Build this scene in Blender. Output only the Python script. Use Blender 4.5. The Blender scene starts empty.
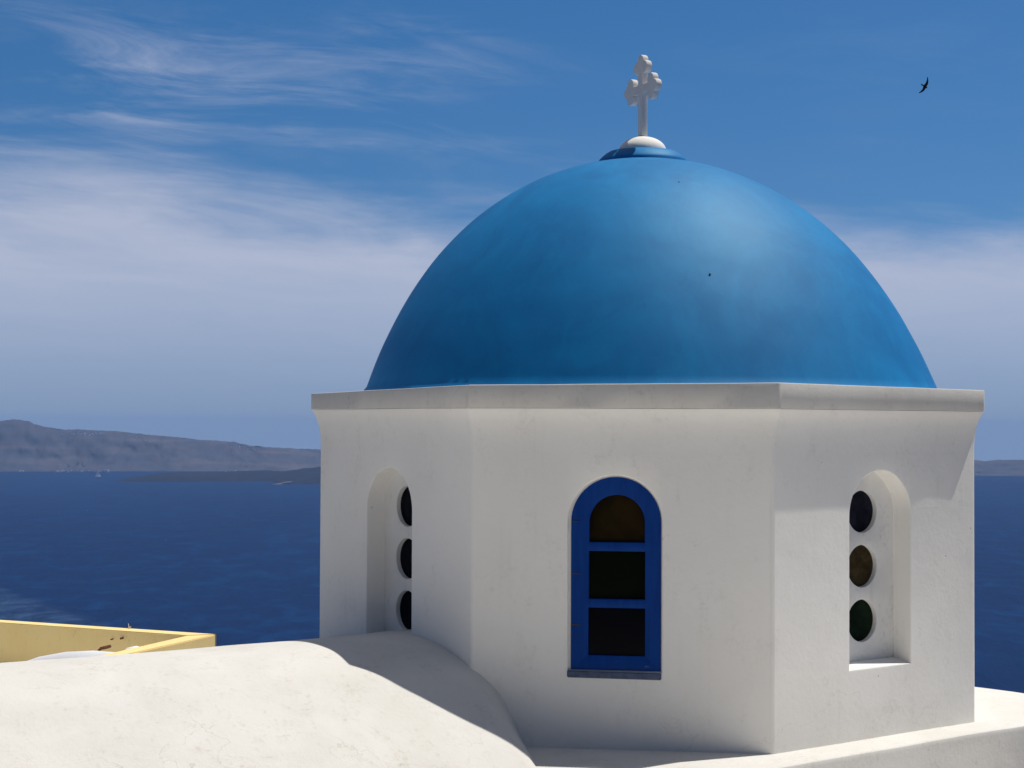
import bpy, bmesh, math, random
from math import sin, cos, pi, radians, atan2, sqrt
from mathutils import Vector, Matrix, noise
random.seed(4)
SC = bpy.context.scene
COL = SC.collection

# ------------------------------------------------------------------ camera
FPX = 1739.2
PITCH, ROLL = 0.02348, 0.00429
cd = bpy.data.cameras.new('camera'); cam = bpy.data.objects.new('camera', cd); COL.objects.link(cam)
cd.sensor_width = 36.0; cd.lens = FPX / 1024 * 36.0
cd.clip_start = 0.1; cd.clip_end = 60000
fwd = Vector((0, cos(PITCH), sin(PITCH))); upv = Vector((0, -sin(PITCH), cos(PITCH))); rt = Vector((1, 0, 0))
r2 = rt * cos(ROLL) + upv * sin(ROLL); u2 = upv * cos(ROLL) - rt * sin(ROLL)
cam.matrix_world = Matrix((r2, u2, -fwd)).transposed().to_4x4()
SC.camera = cam

# ------------------------------------------------------------------ light
SUN_EL, SUN_AZ = radians(66.0), radians(23.0)          # azimuth measured from +X towards +Y
SUN_DIR = Vector((cos(SUN_EL) * cos(SUN_AZ), cos(SUN_EL) * sin(SUN_AZ), sin(SUN_EL)))
sd = bpy.data.lights.new('sun', 'SUN'); sd.energy = 4.05; sd.angle = radians(0.5); sd.color = (1.0, 0.96, 0.88)
so = bpy.data.objects.new('sun', sd); COL.objects.link(so)
so.rotation_euler = SUN_DIR.to_track_quat('Z', 'Y').to_euler(); so.location = (20, 10, 60)

SC.view_settings.view_transform = 'Standard'; SC.view_settings.look = 'None'
SC.view_settings.exposure = 0.0; SC.view_settings.gamma = 1.0
SC.view_settings.use_curve_mapping = False
SKY_STRENGTH = 0.06


class NT:
    """small helper for building node trees"""
    def __init__(s, tree): s.t = tree
    def n(s, typ, **kw):
        nd = s.t.nodes.new(typ)
        for k, v in kw.items(): setattr(nd, k, v)
        return nd
    def put(s, sock, v):
        if isinstance(v, bpy.types.NodeSocket): s.t.links.new(v, sock)
        else: sock.default_value = v
    def math(s, op, a, b=None, c=None, clamp=False):
        nd = s.n('ShaderNodeMath', operation=op, use_clamp=clamp)
        for i, v in enumerate((a, b, c)):
            if v is not None: s.put(nd.inputs[i], v)
        return nd.outputs[0]
    def mix(s, fac, a, b, mode='MIX'):
        nd = s.n('ShaderNodeMix', data_type='RGBA', blend_type=mode)
        s.put(nd.inputs[0], fac)
        for sock, v in ((nd.inputs[6], a), (nd.inputs[7], b)):
            if isinstance(v, (tuple, list)): v = (*v[:3], 1)
            s.put(sock, v)
        return nd.outputs[2]
    def smooth(s, v, lo, hi, a=0.0, b=1.0):
        nd = s.n('ShaderNodeMapRange', interpolation_type='SMOOTHSTEP')
        s.put(nd.inputs[0], v); s.put(nd.inputs[1], lo); s.put(nd.inputs[2], hi); s.put(nd.inputs[3], a); s.put(nd.inputs[4], b)
        return nd.outputs[0]
    def noise(s, vec, scale, detail=4, rough=0.55, dist=0.0):
        nd = s.n('ShaderNodeTexNoise'); 
        if vec is not None: s.put(nd.inputs['Vector'], vec)
        nd.inputs['Scale'].default_value = scale; nd.inputs['Detail'].default_value = detail
        nd.inputs['Roughness'].default_value = rough; nd.inputs['Distortion'].default_value = dist
        return nd.outputs[0]
    def vec(s, x, y, z):
        nd = s.n('ShaderNodeCombineXYZ')
        for i, v in enumerate((x, y, z)): s.put(nd.inputs[i], v)
        return nd.outputs[0]
    def scale(s, v, sc):
        nd = s.n('ShaderNodeVectorMath', operation='MULTIPLY'); s.put(nd.inputs[0], v); nd.inputs[1].default_value = sc
        return nd.outputs[0]


# ------------------------------------------------------------------ world: Nishita sky with thin cirrus
W = bpy.data.worlds.new('World'); SC.world = W; W.use_nodes = True
wt = NT(W.node_tree); W.node_tree.nodes.clear()
tc = wt.n('ShaderNodeTexCoord').outputs['Generated']
sp = wt.n('ShaderNodeSeparateXYZ'); wt.put(sp.inputs[0], tc)
dx, dy, dz = sp.outputs
zup = wt.math('ADD', wt.math('MAXIMUM', dz, 0.0), 0.13)
sky = wt.n('ShaderNodeTexSky', sky_type='NISHITA', sun_disc=False)
sky.sun_elevation = SUN_EL; sky.sun_rotation = pi / 2 - SUN_AZ
sky.altitude = 150; sky.air_density = 1.0; sky.dust_density = 0.3; sky.ozone_density = 2.5
wt.put(sky.inputs[0], wt.vec(dx, dy, zup))
hs = wt.n('ShaderNodeHueSaturation'); hs.inputs['Saturation'].default_value = 1.36; hs.inputs['Hue'].default_value = 0.502; hs.inputs['Value'].default_value = 1.42
wt.put(hs.inputs['Color'], sky.outputs[0])
az = wt.math('ARCTAN2', dx, dy); el = dz
av = wt.vec(wt.math('MULTIPLY', az, 4.0), wt.math('MULTIPLY', el, 22.0), 3.7)
n_big = wt.noise(av, 1.0, 7, 0.55, 0.4)
av2 = wt.vec(wt.math('MULTIPLY', az, 7.5), wt.math('ADD', wt.math('MULTIPLY', el, 44.0), wt.math('MULTIPLY', az, 4.0)), 1.2)
n_fine = wt.noise(av2, 1.0, 9, 0.62, 0.7)
# bank of high cloud: soft wispy top near 8 degrees, thinning towards the horizon
edge = wt.math('ADD', el, wt.math('ADD', wt.math('MULTIPLY', wt.math('SUBTRACT', n_big, 0.5), -0.09),
                                  wt.math('MULTIPLY', wt.math('SUBTRACT', n_fine, 0.5), -0.034)))
edge = wt.math('ADD', edge, wt.math('MULTIPLY', wt.math('MAXIMUM', wt.math('MINIMUM', az, 0.4), -0.25), 0.075))
bank = wt.smooth(edge, 0.146, 0.092)
low = wt.smooth(el, -0.01, 0.105, 0.10, 1.0)
streak = wt.smooth(n_fine, 0.25, 0.66, 0.86, 1.0)
side = wt.smooth(dy, -0.2, 0.5)
bank = wt.math('MULTIPLY', wt.math('MULTIPLY', wt.math('MULTIPLY', bank, low), streak), side)
# separate wisps above the bank
w1 = wt.math('MULTIPLY', wt.smooth(n_fine, 0.38, 0.82), wt.smooth(n_big, 0.38, 0.62))
w1 = wt.math('MULTIPLY', w1, wt.math('MULTIPLY', wt.smooth(el, 0.26, 0.19), wt.smooth(az, 0.06, -0.10, 0.12, 1.0)))
cl = wt.math('MAXIMUM', wt.math('MULTIPLY', bank, 0.92), wt.math('MULTIPLY', w1, 0.60))
# unseen sky shaped to set the fill: dimmed towards the zenith, cirrus veil added
fill_veil = wt.math('MULTIPLY', wt.smooth(el, 0.28, 0.55), wt.smooth(n_big, 0.25, 0.65, 0.45, 0.80))
CB = 1.0 / SKY_STRENGTH
zenith_dim = wt.mix(wt.smooth(el, 0.24, 0.50), (1, 1, 1), (0.50, 0.50, 0.47))
base_sky = wt.mix(1.0, hs.outputs[0], zenith_dim, 'MULTIPLY')
base_sky = wt.mix(1.0, base_sky, wt.mix(wt.smooth(dy, 0.3, -0.45), (1, 1, 1), (0.48, 0.48, 0.50)), 'MULTIPLY')  # sky behind the viewer dimmed to cut the fill on the dome
base_sky = wt.mix(wt.math('MULTIPLY', fill_veil, wt.smooth(dy, -0.9, -0.1)), base_sky, (0.285 * CB, 0.30 * CB, 0.36 * CB))
base_sky = wt.mix(wt.math('MULTIPLY', wt.smooth(el, 0.11, -0.01, 0.0, 0.9), side), base_sky, (0.205 * CB, 0.290 * CB, 0.45 * CB))
skyc = wt.mix(cl, base_sky, (0.47 * CB, 0.51 * CB, 0.65 * CB))
bg = wt.n('ShaderNodeBackground'); wt.put(bg.inputs[0], skyc); bg.inputs[1].default_value = SKY_STRENGTH
wo = wt.n('ShaderNodeOutputWorld'); W.node_tree.links.new(bg.outputs[0], wo.inputs[0])

SC.cycles.max_bounces = 8; SC.cycles.diffuse_bounces = 5; SC.cycles.glossy_bounces = 3; SC.cycles.volume_bounces = 1
SC.cycles.caustics_reflective = False; SC.cycles.caustics_refractive = False


# ------------------------------------------------------------------ materials
def mat(name):
    m = bpy.data.materials.new(name); m.use_nodes = True
    t = m.node_tree; b = t.nodes['Principled BSDF']
    return m, NT(t), b

def objco(t): return t.n('ShaderNodeTexCoord').outputs['Object']

def bump(t, b, h, strength, dist, prev=None):
    nd = t.n('ShaderNodeBump'); nd.inputs['Strength'].default_value = strength; nd.inputs['Distance'].default_value = dist
    t.put(nd.inputs['Height'], h)
    if prev is not None: t.put(nd.inputs['Normal'], prev)
    t.put(b.inputs['Normal'], nd.outputs[0]); return nd.outputs[0]

def plaster(name, base, worn, dirt=0.25, dirt_col=(0.42, 0.37, 0.28), fine=0.35, coarse=0.5, speck=0.5, crackiness=0.16):
    m, t, b = mat(name); co = objco(t)
    n1 = t.noise(co, 2.2, 6, 0.6, 0.3); n2 = t.noise(co, 38, 5, 0.65); n3 = t.noise(t.scale(co, (1, 1, 0.45)), 7.5, 6, 0.6, 0.6)
    c = t.mix(t.smooth(n1, 0.35, 0.68), base, worn)
    c = t.mix(t.math('MULTIPLY', t.smooth(n3, 0.55, 0.8), 0.35), c, [x * 0.86 for x in base])
    d = t.math('MULTIPLY', t.smooth(n2, 0.46, 0.72), t.smooth(n3, 0.46, 0.68))
    c = t.mix(t.math('MULTIPLY', d, dirt), c, dirt_col)
    # rain streaks and hairline cracks
    st = t.noise(t.scale(co, (14, 14, 0.9)), 1.0, 4, 0.6); st = t.math('MULTIPLY', t.smooth(st, 0.56, 0.78), t.smooth(n1, 0.40, 0.62))
    c = t.mix(t.math('MULTIPLY', st, dirt * 0.35), c, [x * 0.80 for x in dirt_col])
    wob = t.n('ShaderNodeTexNoise'); t.put(wob.inputs['Vector'], co); wob.inputs['Scale'].default_value = 3.5; wob.inputs['Detail'].default_value = 6
    wv = t.n('ShaderNodeVectorMath', operation='MULTIPLY_ADD'); t.put(wv.inputs[0], wob.outputs['Color']); wv.inputs[1].default_value = (0.55, 0.55, 0.55); t.put(wv.inputs[2], co)
    vc = t.n('ShaderNodeTexVoronoi', feature='DISTANCE_TO_EDGE'); t.put(vc.inputs['Vector'], wv.outputs[0]); vc.inputs['Scale'].default_value = 0.95
    crack = t.math('MULTIPLY', t.smooth(vc.outputs['Distance'], 0.0030, 0.0008), t.smooth(t.noise(co, 1.35, 2, 0.5), 0.53, 0.62))
    c = t.mix(t.math('MULTIPLY', crack, crackiness), c, [x * 0.6 for x in dirt_col])
    # sparse pits and specks
    v = t.n('ShaderNodeTexVoronoi', feature='F1'); t.put(v.inputs['Vector'], co); v.inputs['Scale'].default_value = 9.0
    v.inputs['Randomness'].default_value = 1.0
    rnd = t.n('ShaderNodeSeparateColor'); t.put(rnd.inputs[0], v.outputs['Color'])
    spot = t.math('MULTIPLY', t.smooth(v.outputs['Distance'], 0.085, 0.03), t.smooth(rnd.outputs[0], 0.80, 0.84))
    c = t.mix(t.math('MULTIPLY', spot, speck), c, (0.36, 0.34, 0.31))
    t.put(b.inputs['Base Color'], c); b.inputs['Roughness'].default_value = 0.85; b.inputs['Specular IOR Level'].default_value = 0.25
    # trowel unevenness: broad waves, brush grain, pits
    n4 = t.noise(t.scale(co, (1, 1, 1.4)), 2.6, 2, 0.45, 0.2); n5 = t.noise(co, 16.0, 5, 0.6)
    p = bump(t, b, n4, coarse * 0.28, 0.03)
    p = bump(t, b, n5, 0.13, 0.006, p)
    p = bump(t, b, n2, fine, 0.004, p)
    p = bump(t, b, t.math('SUBTRACT', 1.0, spot), 0.5, 0.004, p)
    bump(t, b, t.math('SUBTRACT', 1.0, crack), 0.25 * crackiness, 0.004, p)
    return m

M_WALL = plaster('whitewash', (0.88, 0.855, 0.81), (0.855, 0.828, 0.78), 0.22, (0.52, 0.48, 0.42), speck=0.35)
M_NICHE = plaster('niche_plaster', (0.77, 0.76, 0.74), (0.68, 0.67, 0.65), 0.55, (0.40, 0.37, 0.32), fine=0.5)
M_ROOF = plaster('roof_whitewash', (0.71, 0.69, 0.655), (0.67, 0.645, 0.605), 0.62, (0.52, 0.47, 0.39), fine=0.6, coarse=0.9, speck=0.3, crackiness=0.30)
M_FASCIA = plaster('grey_render', (0.68, 0.65, 0.605), (0.62, 0.59, 0.55), 0.4, (0.34, 0.32, 0.29), fine=0.45, coarse=0.4, speck=0.6)
M_YELLOW = plaster('yellow_render', (0.93, 0.725, 0.335), (0.91, 0.69, 0.31), 0.25, (0.45, 0.30, 0.12), fine=0.2, coarse=0.2)
M_CROSS = plaster('cross_paint', (0.74, 0.72, 0.70), (0.68, 0.66, 0.64), 0.3, (0.45, 0.42, 0.38), fine=0.4, coarse=0.1, speck=0.2)
M_SHELL = plaster('pale_paint', (0.74, 0.76, 0.80), (0.70, 0.70, 0.74), 0.15, fine=0.2, coarse=0.2)
M_STONE = plaster('grey_paving', (0.20, 0.185, 0.165), (0.15, 0.14, 0.125), 0.4, coarse=0.3)
M_PAVE = plaster('pale_paving', (0.88, 0.855, 0.81), (0.85, 0.825, 0.775), 0.4, coarse=0.3)

def simple(name, col, rough=0.5, metal=0.0, spec=0.5, var=0.0, vscale=10):
    m, t, b = mat(name)
    if var:
        co = objco(t); n = t.noise(co, vscale, 5, 0.6)
        t.put(b.inputs['Base Color'], t.mix(t.smooth(n, 0.3, 0.7), [c * (1 - var) for c in col], [min(1, c * (1 + var)) for c in col]))
    else: b.inputs['Base Color'].default_value = (*col, 1)
    b.inputs['Roughness'].default_value = rough; b.inputs['Metallic'].default_value = metal; b.inputs['Specular IOR Level'].default_value = spec
    return m

# dome paint: brushed blue, slightly patchy coats
m, t, b = mat('dome_blue'); co = objco(t)
n1 = t.noise(co, 1.6, 5, 0.6, 0.8); n2 = t.noise(t.scale(co, (1, 1, 0.5)), 9, 6, 0.6, 0.5); n3 = t.noise(co, 60, 4, 0.6)
n4 = t.noise(t.scale(co, (1, 1, 0.25)), 26, 5, 0.65, 0.3)
c = t.mix(t.smooth(n1, 0.32, 0.70), (0.0, 0.140, 0.39), (0.0, 0.190, 0.48))
c = t.mix(t.math('MULTIPLY', t.smooth(n4, 0.52, 0.78), 0.30), c, (0.0, 0.100, 0.33))
c = t.mix(t.math('MULTIPLY', t.smooth(n2, 0.5, 0.75), 0.35), c, (0.002, 0.225, 0.515))
t.put(b.inputs['Base Color'], c); b.inputs['Roughness'].default_value = 0.60; b.inputs['Specular IOR Level'].default_value = 0.44; b.inputs['Specular Tint'].default_value = (0.42, 0.90, 1.0, 1)
p = bump(t, b, t.noise(co, 1.7, 2, 0.4), 0.10, 0.03); p = bump(t, b, n2, 0.14, 0.008, p); bump(t, b, n3, 0.14, 0.002, p)
M_DOME = m
# window paint
m, t, b = mat('window_blue'); co = objco(t)
n1 = t.noise(t.scale(co, (1, 1, 0.12)), 30, 6, 0.65); n2 = t.noise(co, 14, 5, 0.6)
c = t.mix(t.smooth(n1, 0.3, 0.7), (0.0, 0.033, 0.20), (0.001, 0.044, 0.245))
c = t.mix(t.math('MULTIPLY', t.smooth(n2, 0.66, 0.76), 0.5), c, (0.16, 0.22, 0.36))
t.put(b.inputs['Base Color'], c); b.inputs['Roughness'].default_value = 0.6; b.inputs['Specular IOR Level'].default_value = 0.12
bump(t, b, n1, 0.3, 0.003); M_WIN = m
M_SILL = simple('sill_paint', (0.06, 0.085, 0.155), 0.7, var=0.25, vscale=25)
M_AMBER = simple('amber_glass', (0.012, 0.0075, 0.0025), 0.16, spec=0.04, var=0.8, vscale=4)
M_GREEN = simple('green_glass', (0.0015, 0.0035, 0.001), 0.16, spec=0.04, var=0.35, vscale=5)
M_NAVY = simple('navy_glass', (0.0012, 0.0014, 0.004), 0.16, spec=0.04, var=0.35, vscale=5)
M_AMBER2 = simple('brown_glass', (0.045, 0.032, 0.014), 0.16, spec=0.04, var=0.5, vscale=9)
M_GREEN2 = simple('bottle_glass', (0.008, 0.014, 0.007), 0.16, spec=0.04, var=0.4, vscale=9)
M_VIOLET = simple('violet_glass', (0.016, 0.015, 0.024), 0.16, spec=0.04, var=0.5, vscale=12)
M_DARK = simple('dark_metal', (0.03, 0.025, 0.02), 0.6)
M_RUST = simple('rust', (0.14, 0.05, 0.02), 0.9, var=0.5, vscale=40)
M_WIRE = simple('pale_wire', (0.7, 0.68, 0.62), 0.6)
M_BIRD = simple('bird_feathers', (0.018, 0.016, 0.016), 0.7, spec=0.2, var=0.3, vscale=30)
M_BWHITE = simple('boat_white', (0.8, 0.8, 0.8), 0.4)

# sea: dark water with wind ripples and slicks
m, t, b = mat('sea_water'); geo = t.n('ShaderNodeNewGeometry').outputs['Position']
nb = t.noise(t.scale(geo, (0.0016, 0.0008, 0)), 1.0, 5, 0.6, 0.8)
c = t.mix(t.smooth(nb, 0.3, 0.7), (0.0, 0.0140, 0.070), (0.0, 0.0200, 0.086))
nw = t.noise(t.scale(geo, (0.030, 0.016, 0.03)), 1.0, 9, 0.68, 0.4)
c = t.mix(t.smooth(nw, 0.42, 0.72), c, (0.002, 0.032, 0.122))
spg = t.n('ShaderNodeSeparateXYZ'); t.put(spg.inputs[0], geo)
# a long slick of paler water curving away on the left
gx, gy, gz = spg.outputs
slx = t.math('ADD', gx, t.math('MULTIPLY', t.math('SUBTRACT', nb, 0.5), 90.0))
line = t.math('SUBTRACT', gy, t.math('MULTIPLY_ADD', slx, -1.86, 724.0))
slick = t.math('MULTIPLY', t.smooth(line, 15.0, -25.0), t.smooth(line, -520.0, -120.0))
slick = t.math('MULTIPLY', slick, t.math('MULTIPLY', t.smooth(gx, -280.0, -330.0), t.smooth(nw, 0.30, 0.70)))
c = t.mix(t.math('MULTIPLY', slick, 0.60), c, (0.050, 0.095, 0.18))
# scattered small white caps
vo = t.n('ShaderNodeTexVoronoi'); t.put(vo.inputs['Vector'], t.scale(geo, (0.03, 0.012, 0))); vo.inputs['Scale'].default_value = 1.0
rn = t.n('ShaderNodeSeparateColor'); t.put(rn.inputs[0], vo.outputs['Color'])
cap = t.math('MULTIPLY', t.smooth(vo.outputs['Distance'], 0.045, 0.015), t.smooth(rn.outputs[1], 0.86, 0.9))
c = t.mix(t.math('MULTIPLY', cap, 0.6), c, (0.45, 0.52, 0.6))
w2 = t.noise(t.scale(geo, (0.11, 0.055, 0.1)), 1.0, 8, 0.7, 0.5)
p = bump(t, b, nw, 0.8, 5.0); p = bump(t, b, w2, 0.7, 1.2, p)
df = t.n('ShaderNodeBsdfDiffuse'); t.put(df.inputs['Color'], c); t.put(df.inputs['Normal'], p)
gl = t.n('ShaderNodeBsdfGlossy'); gl.inputs['Roughness'].default_value = 0.35; t.put(gl.inputs['Normal'], p)
lw = t.n('ShaderNodeLayerWeight'); lw.inputs['Blend'].default_value = 0.12; t.put(lw.inputs['Normal'], p)
ms = t.n('ShaderNodeMixShader'); t.put(ms.inputs[0], t.math('MULTIPLY_ADD', lw.outputs['Fresnel'], 0.025, 0.002))
t.t.links.new(df.outputs[0], ms.inputs[1]); t.t.links.new(gl.outputs[0], ms.inputs[2])
t.t.links.new(ms.outputs[0], t.t.nodes['Material Output'].inputs['Surface']); t.t.nodes.remove(b)
M_SEA = m

def rock(name, a, bcol, light, sc):
    m, t, b = mat(name); geo = t.n('ShaderNodeNewGeometry').outputs['Position']
    n1 = t.noise(t.scale(geo, (sc, sc, sc * 2.4)), 1.0, 8, 0.65, 0.8)
    n2 = t.noise(t.scale(geo, (sc * 0.35, sc * 0.35, sc * 3.2)), 1.0, 5, 0.6, 0.4)
    n3 = t.noise(t.scale(geo, (sc * 3.5, sc * 3.5, sc * 3.5)), 1.0, 6, 0.7)
    c = t.mix(t.smooth(n1, 0.35, 0.65), a, bcol)
    c = t.mix(t.math('MULTIPLY', t.smooth(n2, 0.48, 0.70), 0.7), c, light)
    c = t.mix(t.math('MULTIPLY', t.smooth(n3, 0.5, 0.75), 0.4), c, [x * 0.5 for x in a])
    t.put(b.inputs['Base Color'], c); b.inputs['Roughness'].default_value = 0.95; b.inputs['Specular IOR Level'].default_value = 0.1
    return m
M_CLIFF = rock('cliff_rock', (0.060, 0.068, 0.092), (0.084, 0.079, 0.096), (0.140, 0.120, 0.124), 0.011)  # bluish tones put some of the distance haze into the rock colour
M_LAVA = rock('lava_rock', (0.006, 0.006, 0.008), (0.010, 0.009, 0.011), (0.020, 0.016, 0.016), 0.02)
M_SLOPE = rock('hillside_rock', (0.16, 0.13, 0.10), (0.22, 0.18, 0.14), (0.27, 0.23, 0.18), 0.12)
M_ASH = simple('ash_slope', (0.11, 0.085, 0.082), 0.95, var=0.2, vscale=0.05)


# ------------------------------------------------------------------ object helpers
def link(name, bm, m, parent=None, smooth=True, angle=32):
    bmesh.ops.remove_doubles(bm, verts=bm.verts, dist=1e-5)
    bmesh.ops.recalc_face_normals(bm, faces=bm.faces)
    me = bpy.data.meshes.new(name); bm.to_mesh(me); bm.free()
    if smooth:
        for p in me.polygons: p.use_smooth = True
        try: me.set_sharp_from_angle(angle=radians(angle))
        except Exception: pass
    o = bpy.data.objects.new(name, me); COL.objects.link(o); o.data.materials.append(m)
    if parent is not None: o.parent = parent
    return o

def tag(o, label=None, cat=None, group=None, kind=None):
    if label: o['label'] = label
    if cat: o['category'] = cat
    if group: o['group'] = group
    if kind: o['kind'] = kind
    return o

def empty(name, loc, rz=0.0):
    o = bpy.data.objects.new(name, None); COL.objects.link(o); o.location = loc; o.rotation_euler = (0, 0, rz); o.empty_display_size = 0.5
    return o

def ring_faces(bm, a, b, closed=True):
    n = len(a)
    for i in range(n if closed else n - 1):
        j = (i + 1) % n
        try: bm.faces.new((a[i], a[j], b[j], b[i]))
        except ValueError: pass

def lathe(bm, prof, n=96, cx=0.0, cy=0.0, lean=(0, 0), jit=0.0):
    """prof: (r, z); lean shifts the axis per metre of height"""
    rings = []
    z0 = prof[0][1]
    for r, z in prof:
        ox, oy = cx + lean[0] * (z - z0), cy + lean[1] * (z - z0)
        if r < 1e-4: rings.append([bm.verts.new((ox, oy, z))])
        else: rings.append([bm.verts.new((ox + r * cos(2 * pi * i / n), oy + r * sin(2 * pi * i / n), z)) for i in range(n)])
    for a, b in zip(rings, rings[1:]):
        if len(b) == 1:
            for i in range(n): bm.faces.new((a[i], a[(i + 1) % n], b[0]))
        else: ring_faces(bm, a, b)
    return rings

def box(bm, x0, x1, y0, y1, z0, z1):
    v = [bm.verts.new((x, y, z)) for z in (z0, z1) for x, y in ((x0, y0), (x1, y0), (x1, y1), (x0, y1))]
    for f in ((0, 3, 2, 1), (4, 5, 6, 7), (0, 1, 5, 4), (1, 2, 6, 5), (2, 3, 7, 6), (3, 0, 4, 7)): bm.faces.new([v[i] for i in f])
    return v

def tube(bm, pts, r, n=8):
    rings = []
    pts = [Vector(p) for p in pts]
    for i, p in enumerate(pts):
        d = (pts[min(i + 1, len(pts) - 1)] - pts[max(i - 1, 0)]).normalized()
        q = d.to_track_quat('Z', 'Y'); rr = r[i] if isinstance(r, (list, tuple)) else r
        rings.append([bm.verts.new(p + q @ Vector((rr * cos(2 * pi * k / n), rr * sin(2 * pi * k / n), 0))) for k in range(n)])
    for a, b in zip(rings, rings[1:]): ring_faces(bm, a, b)
    bm.faces.new(rings[0][::-1]); bm.faces.new(rings[-1])


# ------------------------------------------------------------------ setting: sea, far cliffs, islands, hillside
SEA_Z = -150.0
bm = bmesh.new()
radii = [60, 150, 300, 600, 1000, 1600, 2500, 3600, 4800, 5800, 6600]
rings = [[bm.verts.new((r * cos(2 * pi * i / 96), r * sin(2 * pi * i / 96), SEA_Z)) for i in range(96)] for r in radii]
for a, b in zip(rings, rings[1:]): ring_faces(bm, a, b)
bm.faces.new(rings[0])
tag(link('sea', bm, M_SEA), kind='structure')

def pix_az(x): return math.atan((x - 512) / FPX)
def lerp_tab(tab, x):
    if x <= tab[0][0]: return tab[0][1]
    for (x0, y0), (x1, y1) in zip(tab, tab[1:]):
        if x <= x1: return y0 + (y1 - y0) * (x - x0) / (x1 - x0)
    return tab[-1][1]

# far caldera rim, heights above the sea in metres by bearing (in pixel columns of the photograph's scale)
RIM = [(-1400, 70), (-900, 120), (-500, 150), (-250, 172), (-100, 166), (0, 154), (15, 159), (30, 156), (45, 137), (60, 131), (75, 127), (100, 128),
       (125, 121), (150, 113), (175, 106), (200, 97), (235, 91), (250, 78), (280, 72), (320, 66), (420, 58), (560, 60), (700, 52), (850, 48),
       (975, 44), (985, 40), (1000, 45), (1060, 46), (1200, 60), (1500, 74), (1900, 60), (2400, 40)]
bm = bmesh.new()
cols = []
R0 = 5540.0
PX0, PX1, N = -900, 1900, 2000
HP = [(0, -0.03), (6, 0.02), (34, 0.13), (70, 0.30), (92, 0.42), (128, 0.60), (150, 0.74), (188, 0.92), (214, 1.0), (330, 0.97), (700, 0.7), (900, -0.05)]
ROWS = []
for (d0, f0), (d1, f1) in zip(HP, HP[1:]):
    for j in range(3): ROWS.append((d0 + (d1 - d0) * j / 3, f0 + (f1 - f0) * j / 3))
ROWS.append(HP[-1])
for i in range(N + 1):
    px = PX0 + (PX1 - PX0) * i / N
    a = pix_az(px)
    h = lerp_tab(RIM, px)
    h += (noise.noise(Vector((px * 0.045, 0, 0))) * 3.5 + noise.noise(Vector((px * 0.16, 3, 0))) * 2.4 + noise.noise(Vector((px * 0.5, 5, 0))) * 1.2) * (h / 120.0 + 0.15)
    gul = noise.noise(Vector((px * 0.02, 7, 0))) * 60
    colv = []
    for j, (dr, zf) in enumerate(ROWS):
        z = h * zf
        w = min(1.0, zf * 3 + 0.15) if dr < 214 else max(0.15, 1 - (dr - 214) / 300)
        p3 = Vector((px * 0.030 + dr * 0.004, dr * 0.010, 2.0))
        d = noise.fractal(p3, 0.9, 2.1, 6) * 19 + noise.noise(Vector((px * 0.10 - dr * 0.012, dr * 0.004, 6))) * 16
        rr = R0 + dr + (gul + d) * w
        zz = z + noise.noise(Vector((px * 0.09, dr * 0.03, 8))) * 3.0 * (1 if 0.05 < zf < 0.95 else 0)
        colv.append(bm.verts.new((rr * sin(a), rr * cos(a), SEA_Z + zz)))
    cols.append(colv)
for a, b in zip(cols, cols[1:]): ring_faces(bm, a, b, closed=False)
tag(link('hills', bm, M_CLIFF, angle=60), kind='structure')

def low_island(name, x0, x1, depth, prof, m, width=420, seed=0):
    """long low lava mound; prof = (fraction along, height m)"""
    bm = bmesh.new(); cols = []
    n = 90
    for i in range(n + 1):
        f = i / n; px = x0 + (x1 - x0) * f; a = pix_az(px)
        h = lerp_tab(prof, f); e = min(1.0, 6 * f, 6 * (1 - f))
        h += (noise.noise(Vector((px * 0.11, seed, 0))) * 2.4 + noise.noise(Vector((px * 0.4, seed, 3))) * 1.2) * e
        row = []
        for j, (dr, zf) in enumerate(((0, -0.2), (0.02, 0.10), (0.08, 0.45), (0.18, 0.72), (0.32, 0.93), (0.5, 1.0), (0.75, 0.7), (1, -0.1))):
            rr = depth + (dr * width + 22 * noise.noise(Vector((px * 0.06, j * 0.6, seed)))) * (0.35 + 0.65 * e)
            row.append(bm.verts.new((rr * sin(a), rr * cos(a), SEA_Z - 1.5 + (h + 1.5) * max(zf, 0) - (2 if zf < 0 else 0))))
        cols.append(row)
    for a, b in zip(cols, cols[1:]): ring_faces(bm, a, b, closed=False)
    return tag(link(name, bm, m, angle=60), kind='structure')
low_island('island', 118, 470, 4560, [(0, 0.5), (0.04, 6), (0.12, 16), (0.3, 18), (0.42, 23), (0.47, 20), (0.6, 36), (0.8, 40), (0.95, 15), (1, 0.5)], M_LAVA, 520, 1)
low_island('island', 270, 420, 4370, [(0, 0.5), (0.05, 4), (0.2, 11), (0.4, 28), (0.7, 34), (0.93, 10), (1, 0.5)], M_LAVA, 260, 4)
low_island('headland', 273, 293, 4352, [(0, 0.5), (0.5, 4), (1, 8)], M_ASH, 40, 9)

# hillside under the village, falling steeply to the sea
bm = bmesh.new(); cols = []
dirs = 120
for i in range(dirs):
    a = 2 * pi * i / dirs
    row = []
    front = max(0.0, sin(a))                    # +Y side drops to the caldera, -Y side climbs behind the viewer
    for j, r in enumerate((0, 10, 20, 32, 60, 110, 180, 240, 330)):
        base = -7.0 - max(0.0, r - 18) * (0.75 if sin(a) > -0.35 else 0.66)
        z = max(base, SEA_Z - 6)
        z += 1.2 * noise.noise(Vector((cos(a) * r * 0.06, sin(a) * r * 0.06, 2))) * min(1, r / 40)
        row.append(bm.verts.new((r * cos(a), 9 + r * sin(a), z)))
    cols.append(row)
ring = cols + [cols[0]]
for a, b in zip(ring, ring[1:]): ring_faces(bm, a, b, closed=False)
tag(link('hillside', bm, M_SLOPE, angle=70), kind='structure')


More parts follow.
